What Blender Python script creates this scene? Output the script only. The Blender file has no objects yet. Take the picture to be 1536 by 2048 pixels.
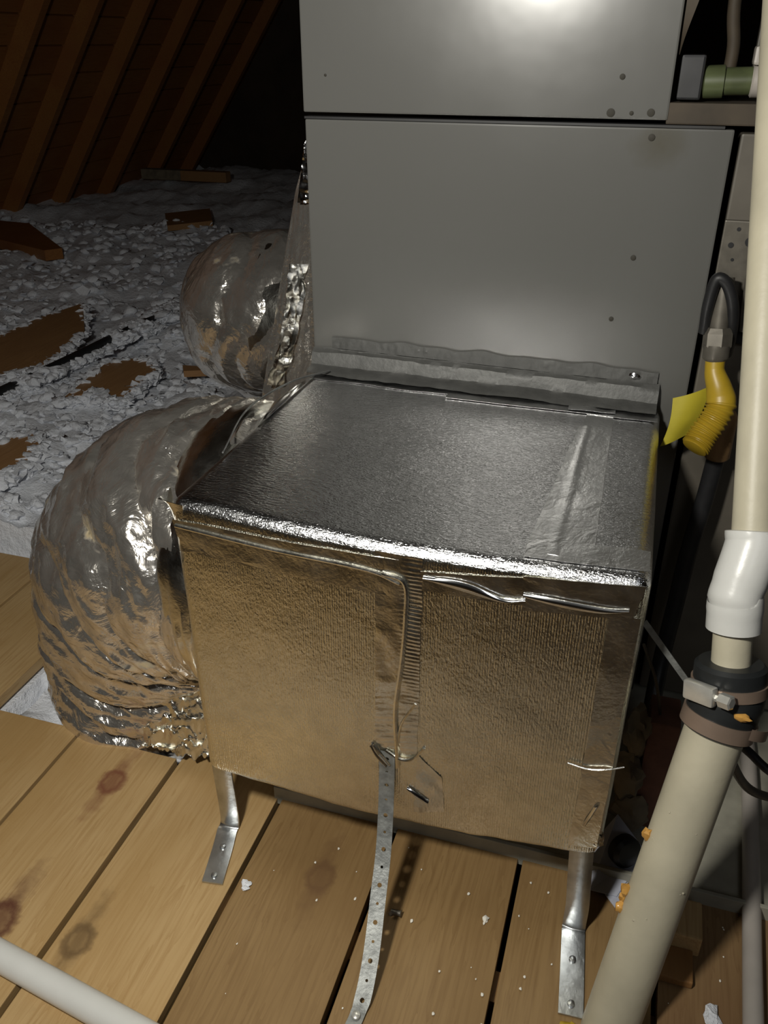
import bpy, bmesh, math, random
from mathutils import Vector, Matrix, noise
random.seed(7)
S = 1.25                       # all measures below are in units of the eye height above the floor (1.25 m)
C = bpy.context.scene.collection
sc = bpy.context.scene
PI = math.pi

# ------------------------------------------------------------------ camera, world, lamp, exposure
PITCH = math.atan2(944, 1704); YAW = math.atan2(605, math.hypot(944, 1704))
cam = bpy.data.cameras.new('camera'); co = bpy.data.objects.new('camera', cam); C.objects.link(co)
co.location = (0, 0, 1.0 * S)
co.rotation_euler = (PI / 2 - PITCH, 0, YAW)
cam.sensor_fit = 'VERTICAL'; cam.sensor_height = 32.0; cam.lens = 1704 / 2048 * 32.0
cam.clip_start = 0.02
sc.camera = co
w = bpy.data.worlds.new('world'); sc.world = w; w.use_nodes = True
w.node_tree.nodes['Background'].inputs[0].default_value = (0.5, 0.55, 0.6, 1)
w.node_tree.nodes['Background'].inputs[1].default_value = 0.012
# the hand lamp that lights the attic, held up to the left of the camera
lp = bpy.data.lights.new('work_lamp', 'SPOT'); lo = bpy.data.objects.new('work_lamp', lp); C.objects.link(lo)
lo.location = Vector((-.34, .05, 1.21)) * S
lo.rotation_euler = Vector((-.35, 1.0, -.55)).to_track_quat('-Z', 'Y').to_euler()
lp.energy = 82; lp.color = (1.0, .97, .885); lp.spot_size = math.radians(132); lp.spot_blend = .6; lp.shadow_soft_size = .06
hl = bpy.data.lights.new('fill_light', 'AREA'); ho = bpy.data.objects.new('fill_light', hl); C.objects.link(ho)   # added soft fill behind the viewer, lifts the dark right side
ho.location = Vector((.75, -1.3, 2.1)) * S; ho.rotation_euler = (Vector((.1, 1.0, .3)) - Vector((.75, -1.3, 2.1))).to_track_quat('-Z', 'Y').to_euler()
hl.energy = 8; hl.color = (.95, .97, 1.0); hl.size = .9
sc.view_settings.view_transform = 'Standard'; sc.view_settings.look = 'None'
sc.view_settings.exposure = 0.0; sc.view_settings.gamma = 1.0; sc.view_settings.use_curve_mapping = False

# ------------------------------------------------------------------ materials
class NT:
    def __init__(s, name):
        s.m = bpy.data.materials.new(name); s.m.use_nodes = True
        s.t = s.m.node_tree; s.b = s.t.nodes['Principled BSDF']
        s.tc = s.n('ShaderNodeTexCoord')
    def n(s, k, **kw):
        x = s.t.nodes.new(k)
        for a, v in kw.items(): setattr(x, a, v)
        return x
    def put(s, sock, v):
        if isinstance(v, bpy.types.NodeSocket): s.t.links.new(v, sock)
        elif isinstance(v, (tuple, list)) and len(v) == 3 and sock.type == 'RGBA': sock.default_value = (*v, 1)
        else: sock.default_value = v
    def coords(s, scale=(1, 1, 1), rot=(0, 0, 0), obj=None):
        mp = s.n('ShaderNodeMapping'); s.put(mp.inputs[1 - 1], s.tc.outputs['Object'])
        mp.inputs['Scale'].default_value = scale; mp.inputs['Rotation'].default_value = rot
        return mp.outputs[0]
    def noise(s, scale, detail=3, rough=.55, dist=0, xyz=(1, 1, 1), rot=(0, 0, 0)):
        x = s.n('ShaderNodeTexNoise'); s.put(x.inputs['Vector'], s.coords(xyz, rot))
        x.inputs['Scale'].default_value = scale; x.inputs['Detail'].default_value = detail
        x.inputs['Roughness'].default_value = rough; x.inputs['Distortion'].default_value = dist
        return x.outputs['Fac']
    def voro(s, scale, xyz=(1, 1, 1), feature='F1', out='Distance'):
        x = s.n('ShaderNodeTexVoronoi', feature=feature); s.put(x.inputs['Vector'], s.coords(xyz))
        x.inputs['Scale'].default_value = scale
        return x.outputs[out]
    def wave(s, scale, xyz=(1, 1, 1), dist=2, axis='X', detail=2, dscale=1):
        x = s.n('ShaderNodeTexWave', bands_direction=axis); s.put(x.inputs['Vector'], s.coords(xyz))
        x.inputs['Scale'].default_value = scale; x.inputs['Distortion'].default_value = dist
        x.inputs['Detail'].default_value = detail; x.inputs['Detail Scale'].default_value = dscale
        return x.outputs['Fac']
    def ramp(s, f, *stops):
        r = s.n('ShaderNodeValToRGB'); s.put(r.inputs[0], f)
        e = r.color_ramp.elements
        while len(e) < len(stops): e.new(.5)
        for el, (p, c) in zip(e, stops):
            el.position = p; el.color = (*c, 1) if isinstance(c, (tuple, list)) else (c, c, c, 1)
        return r.outputs[0]
    def mix(s, f, a, b, mode='MIX'):
        x = s.n('ShaderNodeMix', data_type='RGBA', blend_type=mode)
        s.put(x.inputs[0], f); s.put(x.inputs[6], a); s.put(x.inputs[7], b)
        return x.outputs[2]
    def math(s, op, a, b=0.0):
        x = s.n('ShaderNodeMath', operation=op); s.put(x.inputs[0], a); s.put(x.inputs[1], b)
        return x.outputs[0]
    def bump(s, h, strength=1, dist=.001, prev=None):
        x = s.n('ShaderNodeBump'); s.put(x.inputs['Height'], h)
        x.inputs['Strength'].default_value = strength; x.inputs['Distance'].default_value = dist
        if prev is not None: s.t.links.new(prev, x.inputs['Normal'])
        return x.outputs[0]
    def set(s, color=None, rough=None, metal=None, normal=None, spec=None, coat=None, **kw):
        for k, v in (('Base Color', color), ('Roughness', rough), ('Metallic', metal), ('Normal', normal),
                     ('Specular IOR Level', spec), ('Coat Weight', coat)):
            if v is not None: s.put(s.b.inputs[k], v)
        for k, v in kw.items(): s.put(s.b.inputs[k], v)
        return s.m
def plain(name, col, rough=.5, metal=0, var=.25, nscale=30, bump=0.0, bscale=120, spec=None):
    t = NT(name)
    c = t.mix(t.ramp(t.noise(nscale, 4), (.35, 0.), (.7, 1.)), tuple(v * (1 - var) for v in col), col)
    nm = t.bump(t.noise(bscale, 3), 1, bump) if bump else None
    return t.set(c, rough, metal, nm, spec)

M = {}
def wood(name, light, dark, tint, knots=()):
    t = NT(name)
    oi = t.n('ShaderNodeObjectInfo').outputs['Random']
    off = t.n('ShaderNodeCombineXYZ'); t.put(off.inputs[0], t.math('MULTIPLY', oi, 37.)); t.put(off.inputs[1], t.math('MULTIPLY', oi, 91.))
    def vec(xyz):
        a = t.n('ShaderNodeVectorMath', operation='ADD'); t.put(a.inputs[0], t.tc.outputs['Object']); t.put(a.inputs[1], off.outputs[0])
        mp = t.n('ShaderNodeMapping'); t.put(mp.inputs[0], a.outputs[0]); mp.inputs['Scale'].default_value = xyz
        return mp.outputs[0]
    n1 = t.n('ShaderNodeTexNoise'); t.put(n1.inputs['Vector'], vec((9, .7, 9))); n1.inputs['Scale'].default_value = 2.2; n1.inputs['Detail'].default_value = 4; n1.inputs['Distortion'].default_value = .8
    rings = t.math('FRACT', t.math('MULTIPLY', n1.outputs['Fac'], 9.))
    n2 = t.n('ShaderNodeTexNoise'); t.put(n2.inputs['Vector'], vec((60, 2.5, 60))); n2.inputs['Scale'].default_value = 3; n2.inputs['Detail'].default_value = 5
    n3 = t.n('ShaderNodeTexNoise'); t.put(n3.inputs['Vector'], vec((3, 1.6, 3))); n3.inputs['Scale'].default_value = 1.6; n3.inputs['Detail'].default_value = 5
    c = t.mix(t.math('MULTIPLY', t.ramp(rings, (.0, 0.), (.75, .25), (1., 1.)), .45), light, dark)
    c = t.mix(t.ramp(n2.outputs['Fac'], (.45, 0.), (.75, .55)), c, dark)
    c = t.mix(t.ramp(n3.outputs['Fac'], (.42, 0.), (.68, .75)), c, tint)
    c = t.mix(t.math('MULTIPLY', oi, .42), c, tint)
    for (kx, ky, r, kc) in knots:                                # knots with the pin of heartwood inside and a stretched halo
        v = t.n('ShaderNodeVectorMath', operation='SUBTRACT'); t.put(v.inputs[0], t.tc.outputs['Object']); v.inputs[1].default_value = (kx * S, ky * S, 0)
        mp = t.n('ShaderNodeMapping'); t.put(mp.inputs[0], v.outputs[0]); mp.inputs['Scale'].default_value = (1, .8, 0)
        ln = t.n('ShaderNodeVectorMath', operation='LENGTH'); t.put(ln.inputs[0], mp.outputs[0])
        d = t.math('ADD', t.math('DIVIDE', ln.outputs['Value'], r * S), t.math('MULTIPLY', t.math('SUBTRACT', t.noise(70, 2), .5), .5))
        c = t.mix(t.ramp(d, (.0, .35), (.4, .35), (.62, .85), (.8, .6), (1., 0.)), c, kc)
        mp2 = t.n('ShaderNodeMapping'); t.put(mp2.inputs[0], v.outputs[0]); mp2.inputs['Scale'].default_value = (1, .2, 0)
        l2 = t.n('ShaderNodeVectorMath', operation='LENGTH'); t.put(l2.inputs[0], mp2.outputs[0])
        d2 = t.math('ADD', t.math('DIVIDE', l2.outputs['Value'], r * S), t.math('MULTIPLY', t.math('SUBTRACT', t.noise(40, 3), .5), .9))
        c = t.mix(t.ramp(d2, (.2, .6), (.75, 0.)), c, kc)
    nm = t.bump(n2.outputs['Fac'], .6, .0008)
    return t.set(c, t.ramp(n3.outputs['Fac'], (.3, .42), (.7, .6)), 0, nm, .35)
KN = [(-.681, .781, .024, (.16, .055, .03)), (-.313, .715, .024, (.13, .07, .03)), (-.574, .537, .023, (.13, .08, .035)),
      (-.69, .529, .03, (.09, .03, .02))]
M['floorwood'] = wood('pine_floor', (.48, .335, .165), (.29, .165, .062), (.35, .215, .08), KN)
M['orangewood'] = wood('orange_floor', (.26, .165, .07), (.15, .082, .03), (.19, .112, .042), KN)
M['dirtshadewood'] = wood('dirty_shaded_floor', (.25, .16, .075), (.13, .07, .03), (.18, .10, .045))  # dirty right-hand planks, the drain pipe's shade partly put into the darker colour
M['oldwood'] = wood('old_dark_wood', (.30, .16, .06), (.14, .06, .02), (.2, .1, .035))
M['deckwood'] = wood('roof_wood', (.32, .145, .042), (.18, .065, .02), (.25, .09, .026))
M['boardwood'] = wood('loose_board_wood', (.40, .23, .10), (.22, .11, .045), (.3, .16, .07))

def foil(name, col, rough, kind):
    t = NT(name)
    big = t.noise(7, 3)
    if kind == 'front':
        h = t.wave(88, (1, .02, .06), 3.5, 'X', 3, 2.0); h2 = t.noise(300, 3, .65, 0, (1, 1, .45))
        fade = t.ramp(t.noise(5, 2), (.4, .3), (.62, 1.))
        nm = t.bump(t.math('MULTIPLY', h, fade), .6, .0006); nm = t.bump(h2, .9, .0015, nm); nm = t.bump(big, .4, .005, nm)
    elif kind == 'top':
        h = t.noise(260, 3, .65, 0, (.3, 1, 1)); h2 = t.noise(520, 2, .6, 0, (.7, 1, 1))
        nm = t.bump(h, 1., .0016); nm = t.bump(h2, .8, .0005, nm); nm = t.bump(big, .3, .003, nm)
    elif kind == 'tape':
        nm = t.bump(t.noise(170, 4, .6), .6, .0008); nm = t.bump(t.noise(22, 3, .5, 1.5), .4, .0025, nm)
    else:                                                        # duct jacket: loose film with sharp creases
        v1 = t.voro(24, (1, 1, 1), 'F1'); v2 = t.voro(75, (1, 1, 1), 'F1')
        nm = t.bump(v1, .4, .005); nm = t.bump(v2, .4, .002, nm); nm = t.bump(t.noise(14, 4, .6, 2.), .6, .007, nm)
    c = t.mix(t.ramp(t.noise(40, 4), (.4, 0.), (.75, .7)), col, tuple(v * .78 for v in col))
    r = t.ramp(t.noise(25, 3), (.3, rough * .8), (.7, rough * 1.25))
    if kind == 'duct':                                           # glass fibre showing yellow through worn film
        yel = t.ramp(t.noise(9, 4, .6, .6), (.62, 0.), (.70, .75))
        c = t.mix(yel, c, (.62, .50, .27))
        return t.set(c, t.mix(yel, r, (.45,) * 3), t.math('SUBTRACT', .9, t.math('MULTIPLY', yel, .55)), nm)
    return t.set(c, r, 1.0, nm)
M['foil_front'] = foil('embossed_foil_front', (.88, .865, .77), .2, 'front')
M['foil_top'] = foil('embossed_foil_top', (.74, .74, .75), .19, 'top')
M['tape'] = foil('foil_tape', (.85, .835, .77), .22, 'tape')
M['duct'] = foil('duct_foil', (.80, .76, .70), .18, 'duct')
M['toptape'] = foil('dull_foil_tape', (.64, .64, .64), .32, 'tape')
M['shine'] = plain('bare_aluminium_fold', (.85, .86, .88), .14, 1, .1, 60)
M['darkfold'] = plain('open_crease_shadow_board', (.12, .12, .14), .35, .6, .3, 60)

t = NT('cabinet_paint')
stain = t.noise(9, 4, .6)
v = t.n('ShaderNodeVectorMath', operation='DISTANCE'); t.put(v.inputs[0], t.tc.outputs['Object']); v.inputs[1].default_value = (-.015 * S, 1.19 * S, .885 * S)
spot = t.math('ADD', t.math('MULTIPLY', v.outputs['Value'], 11.), t.math('MULTIPLY', stain, .9))
c = t.mix(t.ramp(t.noise(3, 5), (.35, 0.), (.7, .5)), (.122, .121, .114), (.098, .097, .090))
c = t.mix(t.ramp(spot, (.5, .7), (1.1, 0.)), c, (.07, .06, .035))
M['cabinet'] = t.set(c, t.ramp(t.noise(6, 3), (.3, .21), (.7, .26)), 0.0, t.bump(t.noise(5, 3), .15, .004), .6)
M['cabinet_side'] = plain('cabinet_side_paint', (.13, .115, .092), .5, 0, .35, 6)
M['steel'] = plain('galvanised_steel', (.62, .64, .65), .33, 1, .3, 28, .0006, 60)
M['strapsteel'] = plain('dull_galvanised_strap', (.30, .31, .30), .5, .5, .4, 70, .0008, 160)
M['flange'] = plain('dull_duct_tape', (.10, .10, .095), .5, .15, .3, 30, .0008, 90)
M['pan'] = plain('dusty_pan_metal', (.36, .345, .28), .55, .0, .3, 14)
M['screw'] = plain('tarnished_screw', (.03, .026, .017), .7, 0, .2, 60)
M['pvc'] = plain('aged_pvc', (.50, .46, .345), .46, 0, .2, 9, .0005, 50)
M['pvcwhite'] = plain('white_pvc', (.60, .60, .575), .3, 0, .06, 12, .0003, 60)
M['pvcpink'] = plain('dusty_pvc', (.46, .42, .38), .4, 0, .25, 8)
M['rubber'] = plain('black_rubber', (.02, .022, .023), .42, 0, .3, 20)
M['band'] = plain('stainless_band', (.26, .19, .145), .38, .3, .2, 20)
M['clamp'] = plain('bright_clamp_steel', (.70, .69, .64), .3, .6, .2, 40)
M['glue'] = plain('amber_cement', (.62, .33, .08), .22, 0, .3, 60)
M['yellow'] = plain('yellow_coating', (.42, .28, .02), .4, 0, .15, 30)
M['tag'] = plain('yellow_tag', (.45, .38, .03), .45, 0, .15, 20)
M['iron'] = plain('black_iron_pipe', (.028, .028, .03), .4, .3, .3, 30)
M['gal'] = plain('grey_nipple', (.16, .145, .12), .45, .4, .3, 40)
M['brass'] = plain('brown_fitting', (.34, .20, .09), .38, .2, .35, 40)
M['paper'] = plain('bluish_paper', (.46, .48, .56), .7, 0, .15, 12)
M['kraft'] = plain('brown_kraft', (.065, .048, .03), .7, 0, .4, 14)
M['brick'] = plain('brick_red', (.20, .09, .06), .8, 0, .4, 18, .002, 40)
M['tanlump'] = plain('tan_fibre', (.27, .22, .15), .9, 0, .45, 16, .003, 50)
M['black'] = plain('black_plastic', (.015, .015, .016), .5, 0, .3, 30)
M['greenpvc'] = plain('green_stained_pvc', (.10, .12, .055), .35, 0, .35, 22)
M['wall'] = plain('dark_attic_boards', (.06, .04, .025), .9, 0, .4, 4)
t = NT('fluffy_insulation')
f1 = t.noise(38, 6, .7); f2 = t.noise(7, 4)
M['fluff'] = t.set(t.mix(f1, (.74, .77, .83), (.91, .93, .98)), .95, 0, t.bump(f1, 1, .012), .1)
t = NT('paint_chip')
M['chip'] = t.set((.75, .72, .64), .6)

# ------------------------------------------------------------------ helpers
def link(name, me, m, parent=None, smooth=True):
    o = bpy.data.objects.new(name, me); C.objects.link(o)
    if m is not None and not me.materials: me.materials.append(M[m] if isinstance(m, str) else m)
    if smooth:
        me.polygons.foreach_set('use_smooth', [True] * len(me.polygons))
    if parent is not None:
        o.parent = parent; o.matrix_parent_inverse = parent.matrix_basis.inverted()
    return o
def obj(name, bm, m, parent=None, smooth=False):
    bm.transform(Matrix.Scale(S, 4))
    bmesh.ops.recalc_face_normals(bm, faces=bm.faces)
    me = bpy.data.meshes.new(name); bm.to_mesh(me); bm.free()
    if smooth:
        me.polygons.foreach_set('use_smooth', [True] * len(me.polygons))
        me.set_sharp_from_angle(angle=math.radians(38))
    return link(name, me, m, parent, False)
def tag(o, label, cat, group=None):
    o['label'] = label; o['category'] = cat
    if group: o['group'] = group
    return o
def thing(name, label, cat, loc, group=None):
    o = bpy.data.objects.new(name, None); C.objects.link(o); o.location = Vector(loc) * S
    o.empty_display_size = .05
    return tag(o, label, cat, group)
def struct(o): o['kind'] = 'structure'; return o
def box(bm, x0, x1, y0, y1, z0, z1, bev=0, mat=None):
    r = bmesh.ops.create_cube(bm, size=1)
    vs = r['verts']
    for v in vs: v.co = Vector((x0 + (v.co.x + .5) * (x1 - x0), y0 + (v.co.y + .5) * (y1 - y0), z0 + (v.co.z + .5) * (z1 - z0)))
    if bev:
        es = list({e for v in vs for e in v.link_edges})
        r = bmesh.ops.bevel(bm, geom=es, offset=bev, segments=2, affect='EDGES', profile=.6)
        vs = list({v for f in r['faces'] for v in f.verts} | {v for v in vs if v.is_valid})
    if mat is not None: bmesh.ops.transform(bm, matrix=mat, verts=vs)
    return vs
def smoothpath(pts, n):
    P = [Vector(p) for p in pts]; P = [2 * P[0] - P[1]] + P + [2 * P[-1] - P[-2]]
    out = []; k = len(P) - 3
    for i in range(n + 1):
        u = i / n * k; j = min(int(u), k - 1); t = u - j
        a, b, c, d = P[j:j + 4]
        out.append(.5 * ((2 * b) + (c - a) * t + (2 * a - 5 * b + 4 * c - d) * t * t + (3 * b - a - 3 * c + d) * t ** 3))
    return out
def frames(path):
    T = []
    for i in range(len(path)):
        a_ = max(i - 1, 0); b_ = min(i + 1, len(path) - 1)
        while (path[b_] - path[a_]).length < 1e-6 and (a_ > 0 or b_ < len(path) - 1): a_ = max(a_ - 1, 0); b_ = min(b_ + 1, len(path) - 1)
        T.append((path[b_] - path[a_]).normalized())
    n = T[0].orthogonal().normalized(); N = []
    for t_ in T:
        n = (n - t_ * n.dot(t_)).normalized(); N.append(n.copy())
    return T, N
def tube(bm, path, rad, seg=20, cap=True, disp=None):
    path = [Vector(p) for p in path]
    T, N = frames(path); rings = []
    for i, p in enumerate(path):
        r = rad(i / (len(path) - 1)) if callable(rad) else (rad[i] if isinstance(rad, (list, tuple)) else rad)
        b = T[i].cross(N[i]); ring = []
        for k in range(seg):
            a = 2 * PI * k / seg; d = N[i] * math.cos(a) + b * math.sin(a)
            q = p + d * r
            if disp: q = q + d * disp(i / (len(path) - 1), a, q)
            ring.append(bm.verts.new(q))
        rings.append(ring)
    for i in range(len(rings) - 1):
        for k in range(seg):
            bm.faces.new((rings[i][k], rings[i][(k + 1) % seg], rings[i + 1][(k + 1) % seg], rings[i + 1][k]))
    if cap:
        bm.faces.new(rings[0][::-1]); bm.faces.new(rings[-1])
    return rings
def grid(bm, f, nu, nv, thick=0.0, nrm=None):
    """sheet f(u,v) with u,v in 0..1; nrm(u,v) gives the direction for its thickness"""
    def layer(off):
        L = []
        for i in range(nu + 1):
            row = []
            for j in range(nv + 1):
                p = Vector(f(i / nu, j / nv))
                if off: p = p - Vector(nrm(i / nu, j / nv)) * off
                row.append(bm.verts.new(p))
            L.append(row)
        return L
    A = layer(0)
    for i in range(nu):
        for j in range(nv): bm.faces.new((A[i][j], A[i + 1][j], A[i + 1][j + 1], A[i][j + 1]))
    if thick:
        B = layer(thick)
        for i in range(nu):
            for j in range(nv): bm.faces.new((B[i][j], B[i][j + 1], B[i + 1][j + 1], B[i + 1][j]))
        for i in range(nu):
            for j in (0, nv): bm.faces.new((A[i][j], A[i + 1][j], B[i + 1][j], B[i][j]))
        for j in range(nv):
            for i in (0, nu): bm.faces.new((A[i][j], A[i][j + 1], B[i][j + 1], B[i][j]))
    return A
ICO = {}
def ico(sub):
    if sub not in ICO:
        t_ = bmesh.new(); bmesh.ops.create_icosphere(t_, subdivisions=sub, radius=1); t_.verts.index_update()
        ICO[sub] = ([v.co.copy() for v in t_.verts], [[v.index for v in f.verts] for f in t_.faces]); t_.free()
    return ICO[sub]
def lump(bm, c, r, sub=2, amp=.35, freq=3., sq=(1, 1, 1)):
    c = Vector(c); vs, fs = ico(sub)
    o = Vector((random.uniform(-50, 50),) * 3); nv_ = []
    for v in vs:
        k = 1 + amp * noise.noise(v * freq * .6 + o) + amp * .5 * noise.noise(v * freq * 2 + o)
        nv_.append(bm.verts.new(c + Vector((v.x * sq[0], v.y * sq[1], v.z * sq[2])) * r * k))
    for f in fs: bm.faces.new([nv_[i] for i in f])
def fbm(p, o=4):
    return noise.fractal(p, .9, 2.1, o, noise_basis='PERLIN_ORIGINAL')
def ridge(p):
    return 1 - abs(noise.noise(p)) * 2.2
NEW = bmesh.new

# ------------------------------------------------------------------ setting: floor planks, shell, rafters
fl = NEW(); box(fl, -6.2, 2.2, -1.6, 7.2, -.16, -.14)
floor = struct(obj('floor', fl, 'wall'))
seams = [-2.08, -1.895, -1.71, -1.525, -1.342, -1.16, -.975, -.793, -.607, -.4205, -.239, -.057, .128, .312, .497, .68, .865]
ends = [1.2, 1.25, 1.25, 1.25, 1.292, 1.30, .865, .853, 1.5, .83, .83, .83, .83, .83, .83, .83]
for i in range(len(seams) - 1):
    b = NEW(); g = .0035 if i != 8 else .0045
    jz = random.uniform(-.0012, .0012)
    box(b, seams[i] + g, seams[i + 1] - g, -1.5, ends[i], -.022, 0 + jz, .0012)
    obj('plank', b, 'floorwood' if seams[i] < -.43 else 'orangewood' if seams[i] < .12 else 'dirtshadewood', floor)
for y in (-1.0, -.45, .1, .65, 1.2):                                         # joists carrying the boards
    b = NEW(); box(b, -2.1, .9, y - .02, y + .02, -.14, -.0245); obj('joist', b, 'oldwood', floor)

def roofz(x): return .02 + (x + 3.9) * 1.4
b = NEW(); grid(b, lambda u, v: (-4.05 + u * 1.7, -1.6 + v * 8.8, roofz(-4.05 + u * 1.7) + .09), 1, 1, .02, lambda u, v: (.81, 0, -.58))
roof = struct(obj('roof_slab', b, 'wall'))
k = 0
x = -4.06
while x < -2.4:                                                               # roof boards run along the roof
    b = NEW(); x2 = x + .1
    grid(b, lambda u, v: (x + .003 + u * (x2 - x - .006), -1.6 + v * 8.8, roofz(x + .003 + u * (x2 - x - .006)) + .068), 1, 1, -.018, lambda u, v: (.81, 0, -.58))
    obj('roof_board', b, 'deckwood', roof); x = x2
for y in [0.5, .95, 1.4, 1.85, 2.3, 2.75, 3.2, 3.65, 4.1, 4.55, 5.05, 5.6, 6.2, 6.8]:
    b = NEW()
    grid(b, lambda u, v: (-4.0 + u * 1.7, y + v * .05, roofz(-4.0 + u * 1.7) - .12), 1, 1, .21, lambda u, v: (.0, 0, -1))
    obj('rafter', b, 'deckwood', roof)
for nm, a in dict(wall_back=(-6, 2.2, 7.15, 7.25, -.15, 2.4), wall_front=(-6, 2.2, -1.7, -1.6, -.15, 2.4), wall_right=(2.1, 2.2, -1.6, 7.2, -.15, 2.4),
                  wall_left=(-6.1, -6.0, -1.6, 7.2, -.15, 2.4), ceiling=(-6, 2.2, -1.7, 7.2, 2.35, 2.45)).items():
    b = NEW(); box(b, *a); struct(obj(nm, b, 'wall'))

# ------------------------------------------------------------------ loose insulation
def ins_z(x, y):
    p = Vector((x * 2.2, y * 2.2, 0))
    z = .05 + .05 * fbm(p, 4) + .02 * noise.noise(Vector((x * 13, y * 13, 3))) + .014 * noise.noise(Vector((x * 37, y * 37, 3)))
    z = max(z, .005)
    if y < 1.33 and x < -.95: z = min(z, -.03)
    if x > -.97: z = min(z, .02 + .03 * noise.noise(Vector((x * 20, y * 20, 9)))) - (.05 if y < 1.0 else 0)
    return z
b = NEW(); rows = []
ys = [.868]
while ys[-1] < 7.0: ys.append(ys[-1] + .008 + .014 * (ys[-1] - .86))
for y in ys:
    x0, x1 = -4.3, -.44
    xs = [x1 + (x0 - x1) * ((j / 190) ** 1.25) for j in range(191)]
    rows.append([b.verts.new((x, y, ins_z(x, y))) for x in xs])
for i in range(len(rows) - 1):
    for j in range(190): b.faces.new((rows[i][j], rows[i][j + 1], rows[i + 1][j + 1], rows[i + 1][j]))
boards = [(-2.16, -1.84, 2.06, 2.8), (-1.6, -1.44, 2.0, 2.3), (-1.58, -1.42, 1.5, 1.69)]
def near_board(x, y): return any(a - .02 < x < c + .02 and d - .02 < y < e + .02 for a, c, d, e in boards)
for k in range(5200):                                                         # tufts
    y = .9 + 3.6 * random.random() ** 1.6; x = random.uniform(-4.0, -.5) if y > 2.2 else random.uniform(-2.5, -.5)
    if (y < 1.34 and x < -.93) or (x > -.97 and y < 1.25): continue
    if near_board(x, y) and random.random() < .97: continue
    r = random.uniform(.004, .014) * (.7 + .3 * y)
    lump(b, (x, y, ins_z(x, y) + r * .1), r, 2 if y < 2.8 else 1, 1., 4.5, (1.4, 1.3, .8))
insb = b

def slab(name, pts, z, th, m, label, cat, group=None, tilt=0):
    b = NEW(); top = [b.verts.new((p[0], p[1], (p[2] if len(p) > 2 else z))) for p in pts]
    bot = [b.verts.new((p[0], p[1], (p[2] if len(p) > 2 else z) - th)) for p in pts]
    b.faces.new(top); b.faces.new(bot[::-1])
    for i in range(len(pts)): b.faces.new((top[i], bot[i], bot[(i + 1) % len(pts)], top[(i + 1) % len(pts)]))
    o = obj(name, b, m); tag(o, label, cat, group); return o
slab('wooden_board', [(-2.16, 2.2), (-2.158, 2.395), (-2.162, 2.622), (-2.126, 2.838), (-1.911, 2.534), (-1.838, 2.292), (-1.801, 2.089), (-1.896, 2.04), (-1.98, 1.96)], .092, .025, 'boardwood', 'large golden brown board lying on insulation beside the black pipe', 'board')
slab('wooden_board', [(-1.574, 1.924), (-1.632, 2.24), (-1.59, 2.305), (-1.523, 2.315), (-1.444, 2.234), (-1.436, 2.141), (-1.416, 1.986), (-1.434, 1.968), (-1.525, 2.024)], .092, .02, 'boardwood', 'short brown board half buried in insulation, nearer than the black pipe', 'board')
slab('wooden_board', [(-1.59, 1.575), (-1.543, 1.629), (-1.54, 1.684), (-1.508, 1.707), (-1.433, 1.64), (-1.409, 1.554), (-1.403, 1.455), (-1.452, 1.412)], .092, .02, 'boardwood', 'brown board end poking out of insulation behind the big foil elbow', 'board')
slab('wood_offcut', [(-1.376, 2.279), (-1.298, 2.289), (-1.278, 2.261), (-1.345, 2.23)], .10, .02, 'boardwood', 'small yellowish wood offcut lying in the insulation by itself', 'offcut')
slab('wooden_beam', [(-3.8, 4.2, .1), (-3.34, 4.11, .11), (-2.77, 3.61, .11), (-2.82, 3.54, .11), (-3.4, 3.8, .1)], .12, .05, 'deckwood', 'dark reddish beam lying at the foot of the rafters', 'beam')
slab('wood_scrap', [(-2.78, 4.611), (-2.606, 4.841), (-2.404, 4.481), (-2.572, 4.276)], .11, .03, 'boardwood', 'brown wood scrap far back in the insulation', 'scrap')
o = thing('pale_batten', 'pale batten with an orange end at the far eaves', 'batten', (-3.5, 6.0, .1))
b = NEW(); box(b, -3.75, -3.42, 5.95, 6.03, .09, .16, .004); obj('batten_body', b, 'tanlump', o)
b = NEW(); box(b, -3.42, -3.05, 5.95, 6.03, .09, .16, .004); obj('batten_end', b, 'boardwood', o)['label'] = 'orange end'
b = NEW(); tube(b, smoothpath([(-1.80, 1.70, .088), (-1.772, 2.2, .088), (-1.745, 2.72, .088), (-1.735, 2.9, .05)], 40), .017, 14)
tag(obj('black_pipe', b, 'black', None, True), 'black pipe half buried in the loose insulation', 'pipe')

def tuft(x, y, z, r): lump(insb, (x, y, z), r * random.uniform(.5, 1.3), 2, 1.1, 5, (random.uniform(.8, 1.6), random.uniform(.8, 1.6), .7))
POLY = [[(-2.16, 2.2), (-2.158, 2.395), (-2.162, 2.622), (-2.126, 2.838), (-1.911, 2.534), (-1.838, 2.292), (-1.801, 2.089), (-1.896, 2.04), (-1.98, 1.96)],
        [(-1.574, 1.924), (-1.632, 2.24), (-1.59, 2.305), (-1.523, 2.315), (-1.444, 2.234), (-1.436, 2.141), (-1.416, 1.986), (-1.434, 1.968), (-1.525, 2.024)],
        [(-1.59, 1.575), (-1.543, 1.629), (-1.54, 1.684), (-1.508, 1.707), (-1.433, 1.64), (-1.409, 1.554), (-1.403, 1.455), (-1.452, 1.412)]]
for q in POLY:                                                                # fluff banked up against the boards
    for i in range(len(q)):
        for k in range(26):
            t_ = random.random(); x = q[i][0] + (q[(i + 1) % len(q)][0] - q[i][0]) * t_; y = q[i][1] + (q[(i + 1) % len(q)][1] - q[i][1]) * t_
            tuft(x + random.uniform(-.012, .012), y + random.uniform(-.012, .012), .078 + random.uniform(-.008, .01), .015)
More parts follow.
